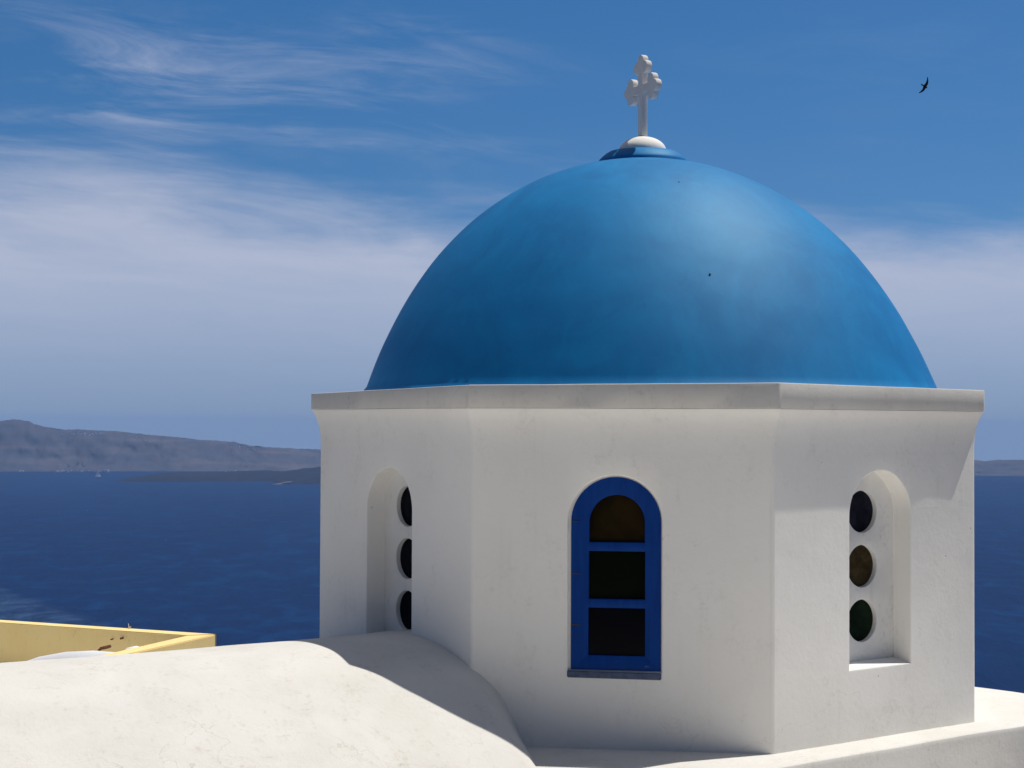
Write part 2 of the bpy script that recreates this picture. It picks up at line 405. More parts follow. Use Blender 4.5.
# ------------------------------------------------------------------ church frame of reference
# s runs along the nave axis (away from the viewer, to the right), q to the right-hand side of it, both from the dome's centre
CX, CY = 0.87109, 11.12929
E_S = Vector((0.8042079, 0.5943481)); E_Q = Vector((0.5943481, -0.8042079))
ZB = -4.6
church = tag(empty('church', (CX, CY, ZB), atan2(E_S.y, E_S.x)),
             'white eight sided church with a smooth blue dome and a white cross on top', 'church')
def L(s, q, z): return Vector((s, -q, z - ZB))
def WP(s, q, z): return Vector((CX + s * E_S.x + q * E_Q.x, CY + s * E_S.y + q * E_Q.y, z))

S = 2.1; AP = S * cos(pi / 8); HW = S * sin(pi / 8)
ZF = 0.088; ZW = -0.145; Z_LOW = -1.95
def face_axes(k):
    ph = pi / 2 + (2 - k) * pi / 4
    return Vector((cos(ph), sin(ph))), Vector((sin(ph), -cos(ph)))
def FP(k, t, d, z, ap=AP):
    """point on face k: t along it, d inwards from its plane"""
    n, e = face_axes(k); p = n * (ap - d) + e * t
    return L(p.x, p.y, z)

def arch_poly(c, w, zc, zb, n=28):
    """open arch outline from bottom left up over and down to bottom right"""
    r = w / 2
    pts = [(c - r, zb), (c - r, zc)]
    for i in range(1, n): 
        a = pi - pi * i / n; pts.append((c + r * cos(a), zc + r * sin(a)))
    return pts + [(c + r, zc), (c + r, zb)]

WIN_R = dict(c=0.008, w=0.494, zc=-0.49, zb=-1.318)
WIN_L = dict(c=-0.026, w=0.478, zc=-0.49, zb=-1.318)
WIN_F = dict(c=-0.036, w=0.496, zc=-0.5135, zb=-1.300)
NICHE_D = 0.128

CR = 0.012                                    # softened corner
def wall_panel(bm, k, op=None, depth=0.0):
    hw = HW - CR
    V = lambda t, d, z: bm.verts.new(FP(k, t, d, z))
    def quad(a, b, c, d): bm.faces.new((V(*a), V(*b), V(*c), V(*d)))
    if op is None:
        quad((-hw, 0, Z_LOW), (hw, 0, Z_LOW), (hw, 0, ZW), (-hw, 0, ZW)); return
    offs = [(0.009, 0.0), (0.0045, 0.0012), (0.001, 0.004), (0.0, 0.009), (0.0, depth)]
    if k == 1: offs = [(0.010, 0.0), (0.005, 0.002), (0.001, 0.006), (0.0, 0.012), (0.0, 0.029), (-0.03, 0.030)]
    outl = [arch_poly(op['c'], op['w'] + 2 * o, op['zc'], op['zb'] - o) for o, _ in offs]
    # slight hand-made waviness of the opening edge
    def wob(p, i): 
        n = noise.noise(Vector((p[0] * 9, p[1] * 9, k))) * 0.004
        return (p[0] + n, p[1] + n * 0.6)
    outl = [[wob(p, i) for p in pl] for i, pl in enumerate(outl)]
    o0 = outl[0]; n = len(o0)
    tl, tr = o0[0][0], o0[-1][0]; zb, zs = o0[0][1], o0[1][1]
    zbr, zsr = o0[-1][1], o0[-2][1]
    quad((-hw, 0, Z_LOW), (tl, 0, Z_LOW), (tl, 0, zb), (-hw, 0, zb)); quad((-hw, 0, zb), (tl, 0, zb), (o0[1][0], 0, zs), (-hw, 0, zs))
    quad((-hw, 0, zs), (o0[1][0], 0, zs), (o0[1][0], 0, ZW), (-hw, 0, ZW))
    quad((tr, 0, Z_LOW), (hw, 0, Z_LOW), (hw, 0, zbr), (tr, 0, zbr)); quad((tr, 0, zbr), (hw, 0, zbr), (hw, 0, zsr), (o0[-2][0], 0, zsr))
    quad((o0[-2][0], 0, zsr), (hw, 0, zsr), (hw, 0, ZW), (o0[-2][0], 0, ZW))
    quad((tl, 0, Z_LOW), (tr, 0, Z_LOW), (tr, 0, zbr), (tl, 0, zb))
    for i in range(1, n - 2):
        a, b = o0[i], o0[i + 1]
        quad((a[0], 0, a[1]), (b[0], 0, b[1]), (b[0], 0, ZW), (a[0], 0, ZW))
    rings = [[V(p[0], d, p[1] + (0.0)) for p in pl] for pl, (_, d) in zip(outl, offs)]
    for a, b in zip(rings, rings[1:]): ring_faces(bm, a, b)

# ---- drum walls with their openings and the cove under the cornice
bm = bmesh.new()
for k in range(8):
    if k == 1: wall_panel(bm, k, WIN_F, 0.075)
    elif k == 0: wall_panel(bm, k, WIN_L, NICHE_D)
    elif k == 2: wall_panel(bm, k, WIN_R, NICHE_D)
    else: wall_panel(bm, k)
def oct_ring(bm, off, z, zfun=None):
    """octagon outline with softened corners, off outwards, as a vertex loop"""
    vs = []
    for k in range(8):
        ap = AP + off; hw = ap * math.tan(pi / 8); cr = CR
        for m in range(0, 9):
            t = -(hw - cr) + 2 * (hw - cr) * m / 8
            zz = z if zfun is None else z + zfun(k, t)
            vs.append(bm.verts.new(FP(k, t, 0, zz, ap)))
        n1, e1 = face_axes(k); n2, e2 = face_axes(k + 1)
        p1 = n1 * ap + e1 * (hw - cr); p2 = n2 * ap - e2 * (hw - cr); pc = n1 * ap + e1 * hw
        for f in (0.33, 0.67):
            p = p1 * (1 - f) ** 2 + pc * 2 * f * (1 - f) + p2 * f * f
            vs.append(bm.verts.new(L(p.x, p.y, z if zfun is None else z + zfun(k, HW))))
    return vs
def corner_strips(bm, z0, z1):
    for k in range(8):
        n1, e1 = face_axes(k); n2, e2 = face_axes(k + 1)
        hw = HW; p1 = n1 * AP + e1 * (hw - CR); p2 = n2 * AP - e2 * (hw - CR); pc = n1 * AP + e1 * hw
        row = []
        for f in (0, 0.33, 0.67, 1):
            p = p1 * (1 - f) ** 2 + pc * 2 * f * (1 - f) + p2 * f * f; row.append(p)
        for a, b in zip(row, row[1:]):
            bm.faces.new([bm.verts.new(L(p.x, p.y, z)) for p, z in ((a, z0), (b, z0), (b, z1), (a, z1))])
corner_strips(bm, Z_LOW, ZW)
wav = lambda k, t: 0.002 * noise.noise(Vector((k * 3.1 + t * 1.7, 1.0, 4.0)))
cove = [(0.0, ZW), (0.001, -0.10), (0.004, -0.06), (0.010, -0.02), (0.019, 0.018), (0.031, 0.048), (0.043, 0.070), (0.049, 0.080)]
rg = [oct_ring(bm, o, z) for o, z in cove] + [oct_ring(bm, 0.0525, ZF, wav)]
for a, b in zip(rg, rg[1:]): ring_faces(bm, a, b)
cor = L(-HW, AP, 0)
for v in bm.verts:
    dd = math.hypot(v.co.x - cor.x, v.co.y - cor.y); zz = v.co.z + ZB
    v.co.x -= 0.017 * max(0.0, 1 - dd / 0.55) * max(0.0, min(1.0, (0.06 - zz) / 0.22))
link('drum', bm, M_WALL, church, angle=40)

# ---- cornice band, hand finished, its top edge uneven
bm = bmesh.new()
def ctop(k, t):
    base = {0: (-0.045, -0.020), 1: (-0.018, -0.006), 2: (-0.006, -0.020), 3: (-0.02, -0.02), 7: (-0.02, -0.045)}.get(k % 8, (-0.02, -0.02))
    f = (t + HW) / (2 * HW)
    return base[0] * (1 - f) + base[1] * f + 0.0022 * noise.noise(Vector((k * 2.3 + t * 4.0, 9.0, 1.0)))
rg = [oct_ring(bm, 0.0, 0.090, wav), oct_ring(bm, 0.0535, 0.0898, wav), oct_ring(bm, 0.056, 0.093, wav), oct_ring(bm, 0.056, 0.225, ctop), oct_ring(bm, 0.0535, 0.2295, ctop), oct_ring(bm, 0.048, 0.231, ctop),
      oct_ring(bm, -0.06, 0.231, ctop)]
for a, b in zip(rg, rg[1:]): ring_faces(bm, a, b)
n = 88
inner = [bm.verts.new(L(1.70 * cos(-2 * pi * i / n), 1.70 * sin(-2 * pi * i / n), 0.20)) for i in range(n)]
last = rg[-1]
def ang(v): return atan2(v.co.y, v.co.x)
inner.sort(key=ang); ls = sorted(last, key=ang)
ring_faces(bm, ls, inner)
link('cornice', bm, M_FASCIA, church, angle=38)

# ---- dome
def dome_r(z): return sqrt(max(0.0, ((-0.16926957 * z - 0.17306116) * z - 1.30398377) * z + 3.56185601))
PROF = [(1.830, 0.150), (1.825, 0.206), (1.815, 0.220)] + [(dome_r(z), z) for z in [0.236 + 1.40 * i / 40 for i in range(41)]] + [(dome_r(z), z) for z in (1.66, 1.68, 1.692, 1.70)] + [(0.0, 1.704)]
def cr_spline(pts, sub=5):
    out = []
    for i in range(len(pts) - 1):
        p0, p1, p2, p3 = pts[max(i - 1, 0)], pts[i], pts[i + 1], pts[min(i + 2, len(pts) - 1)]
        for j in range(sub):
            t = j / sub; q = []
            for a in range(2):
                q.append(0.5 * (2 * p1[a] + (p2[a] - p0[a]) * t + (2 * p0[a] - 5 * p1[a] + 4 * p2[a] - p3[a]) * t * t + (3 * p1[a] - p0[a] - 3 * p2[a] + p3[a]) * t ** 3))
            out.append(tuple(q))
    return out + [pts[-1]]
prof = PROF
prof = [(max(r, 0.0), z - ZB) for r, z in prof]
DC = (0.012, 0.006); LEAN = (-0.022, 0.020)   # the old dome leans a trifle
bm = bmesh.new(); lathe(bm, prof, 144, DC[0], DC[1], LEAN)
for v in bm.verts:
    r = sqrt(v.co.x ** 2 + v.co.y ** 2)
    if r > 0.3: 
        d = 0.006 * noise.noise(v.co * 1.3) + 0.0025 * noise.noise(v.co * 5)
        v.co.x *= 1 + d / r; v.co.y *= 1 + d / r
dome = link('dome', bm, M_DOME, church, angle=60)
top = (DC[0] + LEAN[0] * 1.5, DC[1] + LEAN[1] * 1.5)
bm = bmesh.new(); lathe(bm, [(r_, z_ - ZB) for r_, z_ in ((0.286, 1.640), (0.284, 1.692), (0.278, 1.704), (0.262, 1.720), (0.240, 1.739), (0.215, 1.754), (0.15, 1.761), (0.0, 1.762))], 64, *top)
link('collar', bm, M_DOME, dome, angle=50)
bm = bmesh.new()
capp = [(0.152 * cos(a * pi / 24), 1.762 - ZB + 0.094 * sin(a * pi / 24)) for a in range(13)]
capp[-1] = (0.0, capp[-1][1])
lathe(bm, [(0.154, 1.730 - ZB)] + capp, 48, *top)
link('cap', bm, M_WALL, dome, angle=60)

# ---- budded cross, its face square to the nave
def budded_cross():
    w = 0.028; a, bb, r = 0.128, 0.046, 0.040; c = 0.170
    # outline of one arm along +x from its lower root to its upper root
    arm = []
    def arc(cx_, cy_, a0, a1, n=12): return [(cx_ + r * cos(a0 + (a1 - a0) * i / n), cy_ + r * sin(a0 + (a1 - a0) * i / n)) for i in range(n + 1)]
    dx, dy = c - a, bb
    dist = sqrt(dx * dx + dy * dy); mid = ((a + c) / 2, bb / 2)
    hh = sqrt(r * r - dist * dist / 4); ux, uy = dx / dist, -dy / dist
    p = (mid[0] + hh * (-uy), mid[1] + hh * ux)
    if p[0] < mid[0]: p = (mid[0] + hh * uy, mid[1] - hh * ux)
    # upper lobe: from the arm's edge over the lobe to p
    a_s = math.asin(max(-1, min(1, (w - bb) / r))); start = pi - a_s
    a_p = atan2(p[1] - bb, p[0] - a)
    e_p = atan2(p[1], p[0] - c)
    up = arc(a, bb, start, a_p)
    end = arc(c, 0, e_p, -e_p)
    lo = [(x, -y) for x, y in up[::-1]]
    return up + end[1:-1] + lo, w
armp, w = budded_cross()
outline = []
zc = 2.160; STEM = 0.30
# right arm, bottom stem, left arm, top arm going clockwise
rot = lambda p, k: (p[0], p[1]) if k == 0 else (p[1], -p[0]) if k == 1 else (-p[0], -p[1]) if k == 2 else (-p[1], p[0])
outline += [(x, y) for x, y in armp]
outline += [(w, -w), (w, -STEM), (-w, -STEM), (-w, -w)]
outline += [rot(p, 2) for p in armp]
outline += [(-w, w)]
outline += [(x, y + 0.012) for x, y in [rot(p, 3) for p in armp]]
outline += [(w, w)]
bm = bmesh.new(); th = 0.021
va = [bm.verts.new((-th, -x, y)) for x, y in outline]; vb = [bm.verts.new((th, -x, y)) for x, y in outline]
fa = bm.faces.new(va); fb = bm.faces.new(vb[::-1]); ring_faces(bm, va, vb)
bmesh.ops.remove_doubles(bm, verts=bm.verts, dist=1e-4)
bmesh.ops.recalc_face_normals(bm, faces=bm.faces)
ed = [e for e in bm.edges if len(e.link_faces) == 2 and any(len(f.verts) > 4 for f in e.link_faces)]
bmesh.ops.bevel(bm, geom=ed, offset=0.007, segments=2, affect='EDGES', profile=0.6)
bmesh.ops.triangulate(bm, faces=[f for f in bm.faces if len(f.verts) > 4])
bmesh.ops.rotate(bm, verts=bm.verts, cent=(0, 0, 0), matrix=Matrix.Rotation(radians(-11), 3, 'Z'))
for v in bm.verts: v.co += Vector((top[0] - 0.004, top[1] - 0.006, zc - ZB))
link('cross', bm, M_CROSS, dome, angle=40)

# small dark fixings on the dome's shell
def nail(px_, py_, name='nail'):
    # direction from the viewer; march to the dome's surface
    a, b_ = px_ - 512, py_ - 384
    u = a * cos(ROLL) + b_ * sin(ROLL); v = -a * sin(ROLL) + b_ * cos(ROLL)
    d = (fwd + rt * (u / FPX) - upv * (v / FPX)).normalized()
    def rad(z): return dome_r(z)
    tt = 8.0
    while tt < 12:
        p = d * tt
        ox = DC[0] + LEAN[0] * (p.z - 0.15); oy = DC[1] + LEAN[1] * (p.z - 0.15)
        axp = WP(ox, -oy, 0)
        if math.hypot(p.x - axp.x, p.y - axp.y) < rad(p.z) + 0.002: break
        tt += 0.005
    nrm = Vector((p.x - CX, p.y - CY, p.z - 0.0)).normalized()
    bm = bmesh.new(); lm = church.matrix_basis.inverted() if False else Matrix.LocRotScale(church.location, church.rotation_euler, None).inverted()
    lathe(bm, [(0.006, -0.012), (0.006, 0.001), (0.004, 0.003), (0, 0.004)], 10)
    q = nrm.to_track_quat('Z', 'Y').to_matrix().to_4x4(); q.translation = p
    bmesh.ops.transform(bm, matrix=lm @ q, verts=bm.verts)
    link(name, bm, M_DARK, dome)
nail(679, 182); nail(710, 274); 

# ---- windows
def ray_poly(c, ang_, poly):
    d = (cos(ang_), sin(ang_)); best = None
    n = len(poly)
    for i in range(n):
        a, b = poly[i], poly[(i + 1) % n]
        ex, ey = b[0] - a[0], b[1] - a[1]
        den = d[0] * ey - d[1] * ex
        if abs(den) < 1e-12: continue
        wx, wy = a[0] - c[0], a[1] - c[1]
        t_ = (wx * ey - wy * ex) / den; s_ = (wx * d[1] - wy * d[0]) / den
        if t_ > 0 and -1e-6 <= s_ <= 1 + 1e-6 and (best is None or t_ > best): best = t_
    return (c[0] + d[0] * best, c[1] + d[1] * best)
def cell(bm, k, c, outer, hole, d0, rim, bev=0.006):
    """flat plate between an outer outline and a hole, with an eased edge and the hole's rim going rim deeper"""
    angs = [2 * pi * i / 48 for i in range(48)] + [atan2(p[1] - c[1], p[0] - c[0]) % (2 * pi) for p in outer + hole]
    angs = sorted(set(round(a_ % (2 * pi), 6) for a_ in angs))
    O = [ray_poly(c, a_, outer) for a_ in angs]; H = [ray_poly(c, a_, hole) for a_ in angs]
    V = lambda p, d: bm.verts.new(FP(k, p[0], d, p[1]))
    def grow(p, g): 
        L_ = math.hypot(p[0] - c[0], p[1] - c[1]); return (c[0] + (p[0] - c[0]) * (1 + g / L_), c[1] + (p[1] - c[1]) * (1 + g / L_))
    rings = [[V(p, d0) for p in O], [V(grow(p, bev), d0) for p in H], [V(grow(p, bev * 0.3), d0 + bev * 0.3) for p in H], [V(p, d0 + bev) for p in H], [V(p, d0 + rim) for p in H]]
    for a, b in zip(rings, rings[1:]): ring_faces(bm, a, b)
def plate(bm, k, poly, d):
    bm.faces.new([bm.verts.new(FP(k, p[0], d, p[1])) for p in poly])
def circ(c, r, n=48): return [(c[0] + r * cos(2 * pi * i / n), c[1] + r * sin(2 * pi * i / n)) for i in range(n)]
def sub_parent(o): return o

def niche_window(k, W_, label, glasses, zc3):
    root_bm = bmesh.new(); pc = min(0.0, W_['c'])
    c = W_['c']; r = W_['w'] / 2 + 0.01
    outl = arch_poly(c, W_['w'] + 0.02, W_['zc'], W_['zb'] - 0.03, 28)
    zm = [(zc3[0] + zc3[1]) / 2, (zc3[1] + zc3[2]) / 2]
    top_cell = [(c - r, zm[0])] + outl[1:-1] + [(c + r, zm[0])]
    cells = [top_cell, [(c - r, zm[1]), (c - r, zm[0]), (c + r, zm[0]), (c + r, zm[1])], [(c - r, W_['zb'] - 0.03), (c - r, zm[1]), (c + r, zm[1]), (c + r, W_['zb'] - 0.03)]]
    for cl_, zz in zip(cells, zc3):
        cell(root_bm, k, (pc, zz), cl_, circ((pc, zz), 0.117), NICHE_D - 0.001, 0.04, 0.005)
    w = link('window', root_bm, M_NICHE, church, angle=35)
    w['label'] = label
    for g, zz in zip(glasses, zc3):
        bm = bmesh.new(); plate(bm, k, circ((pc, zz), 0.122), NICHE_D + 0.028)
        link('pane', bm, g, w)
    return w
ZC3 = (-0.473, -0.775, -1.077)
niche_window(2, WIN_R, 'recessed arched window with three round panes in the partly sunlit wall', (M_VIOLET, M_AMBER2, M_GREEN2), ZC3)
niche_window(0, WIN_L, 'recessed arched window with three round panes beside the curved roof', (M_NAVY, M_NAVY, M_NAVY), ZC3)
# sill of the right niche, slightly sloped, catching sun
bm = bmesh.new()
for a, b in (((WIN_R['c'] - 0.26, -0.001), (WIN_R['c'] + 0.26, -0.001)),):
    pass
pts = [(WIN_R['c'] - 0.2465, 0.010, -1.3165), (WIN_R['c'] + 0.2465, 0.010, -1.3165), (WIN_R['c'] + 0.2465, NICHE_D, -1.296), (WIN_R['c'] - 0.2465, NICHE_D, -1.296)]
vt = [bm.verts.new(FP(2, *p)) for p in pts]; vb = [bm.verts.new(FP(2, p[0], p[1], -1.36)) for p in pts]
bm.faces.new(vt); bm.faces.new(vb[::-1]); ring_faces(bm, vt, vb)
link('sill', bm, M_WALL, church)

# blue wooden window
WF = WIN_F; c = WF['c']
D_FR = 0.022
c = -0.032; outl = arch_poly(c, WF['w'] - 0.018, WF['zc'], WF['zb'] + 0.004, 28); r = (WF['w'] - 0.018) / 2
zA, zB_ = -0.643, -0.944
top_cell = [(c - r, zA)] + outl[1:-1] + [(c + r, zA)]
hl, hr = -0.174, 0.1205
hole_top = [(hl, -0.620)] + arch_poly((hl + hr) / 2, hr - hl, -0.5165, -0.620, 24)[1:-1] + [(hr, -0.620)]
hole_mid = [(hl - 0.002, -0.921), (hl - 0.002, -0.668), (hr + 0.002, -0.668), (hr + 0.002, -0.921)]
hole_low = [(hl - 0.004, -1.219), (hl - 0.004, -0.968), (hr + 0.002, -0.968), (hr + 0.002, -1.219)]
bm = bmesh.new()
cm = (hl + hr) / 2
cell(bm, 1, (cm, -0.52), top_cell, hole_top, D_FR, 0.035, 0.005)
cell(bm, 1, (cm, -0.795), [(c - r, zB_), (c - r, zA), (c + r, zA), (c + r, zB_)], hole_mid, D_FR, 0.035, 0.005)
cell(bm, 1, (cm, -1.095), [(c - r, WF['zb'] + 0.004), (c - r, zB_), (c + r, zB_), (c + r, WF['zb'] + 0.004)], hole_low, D_FR, 0.035, 0.005)
win = link('window', bm, M_WIN, church, angle=35)
win['label'] = 'arched window with a blue wooden frame and three dark panes'
for poly, g in ((hole_top, M_AMBER), (hole_mid, M_GREEN), (hole_low, M_NAVY)):
    cc = (sum(p[0] for p in poly) / len(poly), sum(p[1] for p in poly) / len(poly))
    bm = bmesh.new(); plate(bm, 1, [(cc[0] + (p[0] - cc[0]) * 1.03, cc[1] + (p[1] - cc[1]) * 1.03) for p in poly], D_FR + 0.026)
    link('pane', bm, g, win)
for zz in (-0.512, -0.79, -1.06):
    bm = bmesh.new()
    bx_ = [(c - r + 0.004, -0.004), (c - r + 0.058, -0.004)]
    pts = [FP(1, t_, d_, z_) for d_ in (D_FR + 0.003, D_FR - 0.004) for t_, z_ in ((c - r + 0.004, zz - 0.003), (c - r + 0.050, zz - 0.002), (c - r + 0.050, zz + 0.002), (c - r + 0.004, zz + 0.004))]
    v = [bm.verts.new(p) for p in pts]
    for f in ((0, 3, 2, 1), (4, 5, 6, 7), (0, 1, 5, 4), (1, 2, 6, 5), (2, 3, 7, 6), (3, 0, 4, 7)): bm.faces.new([v[i] for i in f])
    link('hinge', bm, M_DARK, win)
bm = bmesh.new()
pts = [FP(1, t_, d_, z_) for d_ in (0.07, -0.008) for t_, z_ in ((-0.288, -1.336), (0.211, -1.339), (0.211, -1.303), (-0.288, -1.300))]
v = [bm.verts.new(p) for p in pts]
for f in ((0, 3, 2, 1), (4, 5, 6, 7), (0, 1, 5, 4), (1, 2, 6, 5), (2, 3, 7, 6), (3, 0, 4, 7)): bm.faces.new([v[i] for i in f])
bmesh.ops.bevel(bm, geom=bm.edges[:], offset=0.004, segments=2, affect='EDGES')
link('sill', bm, M_SILL, win)

# ---- nave: rounded roof running towards the viewer's left, and the flat roof round the tower
V_FAR = [(-2.02, -4.6), (-2.0, -2.6), (-1.60, -2.05), (-1.32, -1.70), (-1.10, -1.49), (-0.8, -1.345), (-0.5, -1.270), (-0.2, -1.218), (0.05, -1.190), (0.25, -1.183), (0.45, -1.196), (0.62, -1.230), (0.78, -1.282),
      (0.92, -1.362), (1.13, -1.478), (1.34, -1.602), (1.48, -1.70), (1.60, -1.80)]
V_NEAR = [(-2.02, -4.6), (-2.0, -2.6), (-1.60, -2.05), (-1.32, -1.70), (-1.10, -1.46), (-0.8, -1.310), (-0.5, -1.250), (-0.2, -1.205), (0.05, -1.182), (0.25, -1.180), (0.48, -1.225), (0.66, -1.285), (0.80, -1.345),
      (0.86, -1.415), (0.925, -1.545), (0.985, -1.665), (1.03, -1.74), (1.08, -1.82)]
vf, vn = cr_spline(V_FAR, 4), cr_spline(V_NEAR, 4)
bm = bmesh.new()
NS = 130
rows = []
for i in range(NS + 1):
    s = -0.95 - 9.6 * (i / NS) ** 1.3
    u = max(0.0, min(1.0, (s + 2.05) / 0.34)); u = u * u * (3 - 2 * u)
    row = []
    for (q0, z0), (q1, z1) in zip(vf, vn):
        q, z = q0 + (q1 - q0) * u, z0 + (z1 - z0) * u
        wv = 0.008 * noise.noise(Vector((s * 0.8, q * 0.8, 0.3))) + 0.004 * noise.noise(Vector((s * 3, q * 3, 1.3)))
        row.append(bm.verts.new(L(s, q + wv * 0.6, z + wv)))
    rows.append(row)
for a, b in zip(rows, rows[1:]): ring_faces(bm, a, b, closed=False)
link('nave_roof', bm, M_ROOF, church, angle=60)

# flat roof with softly rounded edges: loop of (s, q), then skirts going down
def rounded(poly, r, n=5):
    out = []; m = len(poly)
    for i in range(m):
        p, a, b = Vector(poly[i]), Vector(poly[i - 1]), Vector(poly[(i + 1) % m])
        da, db = (a - p).normalized(), (b - p).normalized()
        for j in range(n + 1):
            f = j / n; q = (p + da * r) * (1 - f) ** 2 + p * 2 * f * (1 - f) + (p + db * r) * f * f
            out.append(q)
    # subdivide long edges
    res = []
    for i in range(len(out)):
        a, b = out[i], out[(i + 1) % len(out)]
        k = max(1, int((b - a).length / 0.12))
        for j in range(k): res.append(a + (b - a) * j / k)
    return res
ZT = -1.700
QF = 2.19
lp = rounded([(-10.5, -2.2), (-10.5, QF + 0.06), (1.90, QF - 0.03), (1.86, -2.2)], 0.06)
bm = bmesh.new(); rings = []
cen = Vector((-3, 0))
def shrink(p, d):
    x = -4.3 + (p.x + 4.3) * (1 - d / 6.2); y = p.y * (1 - d / 2.2)
    return x, y
for d, z in ((0.9, 0.003), (0.3, 0.003), (0.022, 0.0), (0.009, -0.002), (0.003, -0.006), (0.0, -0.014), (0.0, -0.03), (0.0, -0.5), (0.0, -2.9)):
    rr = []
    for p in lp:
        x, y = shrink(p, d)
        wv = 0.013 * noise.noise(Vector((p.x * 1.3, p.y * 1.3, 5.0))) + 0.005 * noise.noise(Vector((p.x * 5, p.y * 5, 2.0)))
        rr.append(bm.verts.new(L(x + wv * 0.7, y + wv * 0.7, ZT - 0.004 + 0.006 * (x + 0.1) + z + (wv * 0.6 if d < 0.2 else 0))))
    rings.append(rr)
for a, b in zip(rings, rings[1:]): ring_faces(bm, a, b)
bm.faces.new(rings[0])
link('flat_roof', bm, M_ROOF, church, angle=28)

# ------------------------------------------------------------------ neighbours
# unseen terraces added for their bounce: the viewer's, one behind, one left, one alongside
def slab(name, *b_, m=None):
    bm = bmesh.new(); box(bm, *b_); bmesh.ops.bevel(bm, geom=bm.edges[:], offset=0.04, segments=2, affect='EDGES')
    return tag(link(name, bm, m or M_STONE), kind='structure')
slab('bounce_terrace', -14, 8, -6, 1.6, -9, -1.65)
slab('bounce_terrace', -20, 8, -14, -6.02, -9, -0.2)
slab('bounce_terrace', -22, -14.02, -6, 3.5, -9.05, -0.4)
ter = slab('bounce_terrace', -10.4, 1.0, -6.8, -2.23, -9.1, -2.08, m=M_PAVE)     # unseen white terrace added to bounce sunlight onto the church walls
ter.location = (CX, CY, 0); ter.rotation_euler = (0, 0, atan2(E_S.y, E_S.x))

# yellow parapet of the terrace beyond the nave
hx = empty('parapet', (-2.62, 15.3, -4.4))
tag(hx, 'yellow rendered parapet with an open corner behind the rounded white roof', 'wall')
def wall_run(name, pts, z0, z1):
    """pts: outline of the wall's top in plan, counter clockwise"""
    bm = bmesh.new(); o = Vector((-2.62, 15.3, -4.4))
    a = [bm.verts.new(Vector((x, y, z1)) - o) for x, y in pts]; b = [bm.verts.new(Vector((x, y, z0)) - o) for x, y in pts]
    bm.faces.new(a); bm.faces.new(b[::-1]); ring_faces(bm, a, b)
    bmesh.ops.bevel(bm, geom=[e for e in bm.edges], offset=0.008, segments=2, affect='EDGES')
    return link(name, bm, M_YELLOW, hx, angle=40)
P_oc = Vector((-2.594, 15.343)); P_ic = Vector((-2.831, 15.247))
fo = Vector((-4.799, 16.382)); fi = Vector((-4.736, 16.169))
no = Vector((-3.043, 14.116)); ni = Vector((-3.273, 13.925))
ext = lambda a, b, k: a + (b - a) * k
f2o, f2i = ext(P_oc, fo, 2.5), ext(P_ic, fi, 2.55)
wall_run('far_wall', [P_oc, f2o, f2i, ext(f2i, P_ic, 1.0), ext(f2i, P_ic, 1.0) + (P_oc - P_ic) * 0.98][:4] + [P_oc + (P_ic - P_oc) * 0.02], -4.4, -1.85)
n2o, n2i = ext(P_oc, no, 1.9), ext(P_ic, ni, 1.75)
gap = (no - P_oc).normalized() * 0.006
wall_run('near_wall', [P_oc + gap, P_ic + gap, n2i, n2o], -4.4, -1.853)
bm = bmesh.new(); o = Vector((-2.62, 15.3, -4.4))
fl = [f2o, P_oc, n2o, Vector((-7.5, 14.2))]
a = [bm.verts.new(Vector((p.x, p.y, -2.30)) - o) for p in fl]; b = [bm.verts.new(Vector((p.x, p.y, -4.4)) - o) for p in fl]
bm.faces.new(a); bm.faces.new(b[::-1]); ring_faces(bm, a, b)
link('terrace_floor', bm, M_PAVE, hx)

# low pale shell roof inside the parapet
bm = bmesh.new()
def shell(cxs, cys, rx, ry, zt, h, rz):
    rings = []
    for j in range(9):
        a = j / 8 * pi / 2; rr = cos(a); zz = zt - h + h * sin(a)
        if j == 8: rings.append([bm.verts.new((cxs, cys, zt))]); continue
        rg_ = []
        for i in range(40):
            th_ = 2 * pi * i / 40; x, y = rx * rr * cos(th_), ry * rr * sin(th_)
            rg_.append(bm.verts.new((cxs + x * cos(rz) - y * sin(rz), cys + x * sin(rz) + y * cos(rz), zz + 0.01 * noise.noise(Vector((x * 4, y * 4, 1))))))
        rings.append(rg_)
    for p, q in zip(rings, rings[1:]):
        if len(q) == 1:
            for i in range(40): bm.faces.new((p[i], p[(i + 1) % 40], q[0]))
        else: ring_faces(bm, p, q)
shell(0, 0, 1.25, 0.34, 0.84, 0.84, -0.1)
so_ = link('roof_hump', bm, M_SHELL); so_.location = (-3.50, 14.62, -2.745)
tag(so_, 'low bluish white rounded roof hump inside the yellow parapet', 'roof')
bm = bmesh.new(); shell(0, 0, 0.36, 0.22, 0.886, 0.886, 0.1)
so_ = link('roof_hump', bm, M_WALL); so_.location = (-3.13, 14.58, -2.745)
tag(so_, 'smaller warm white hump between rusty spout and yellow wall corner', 'roof')
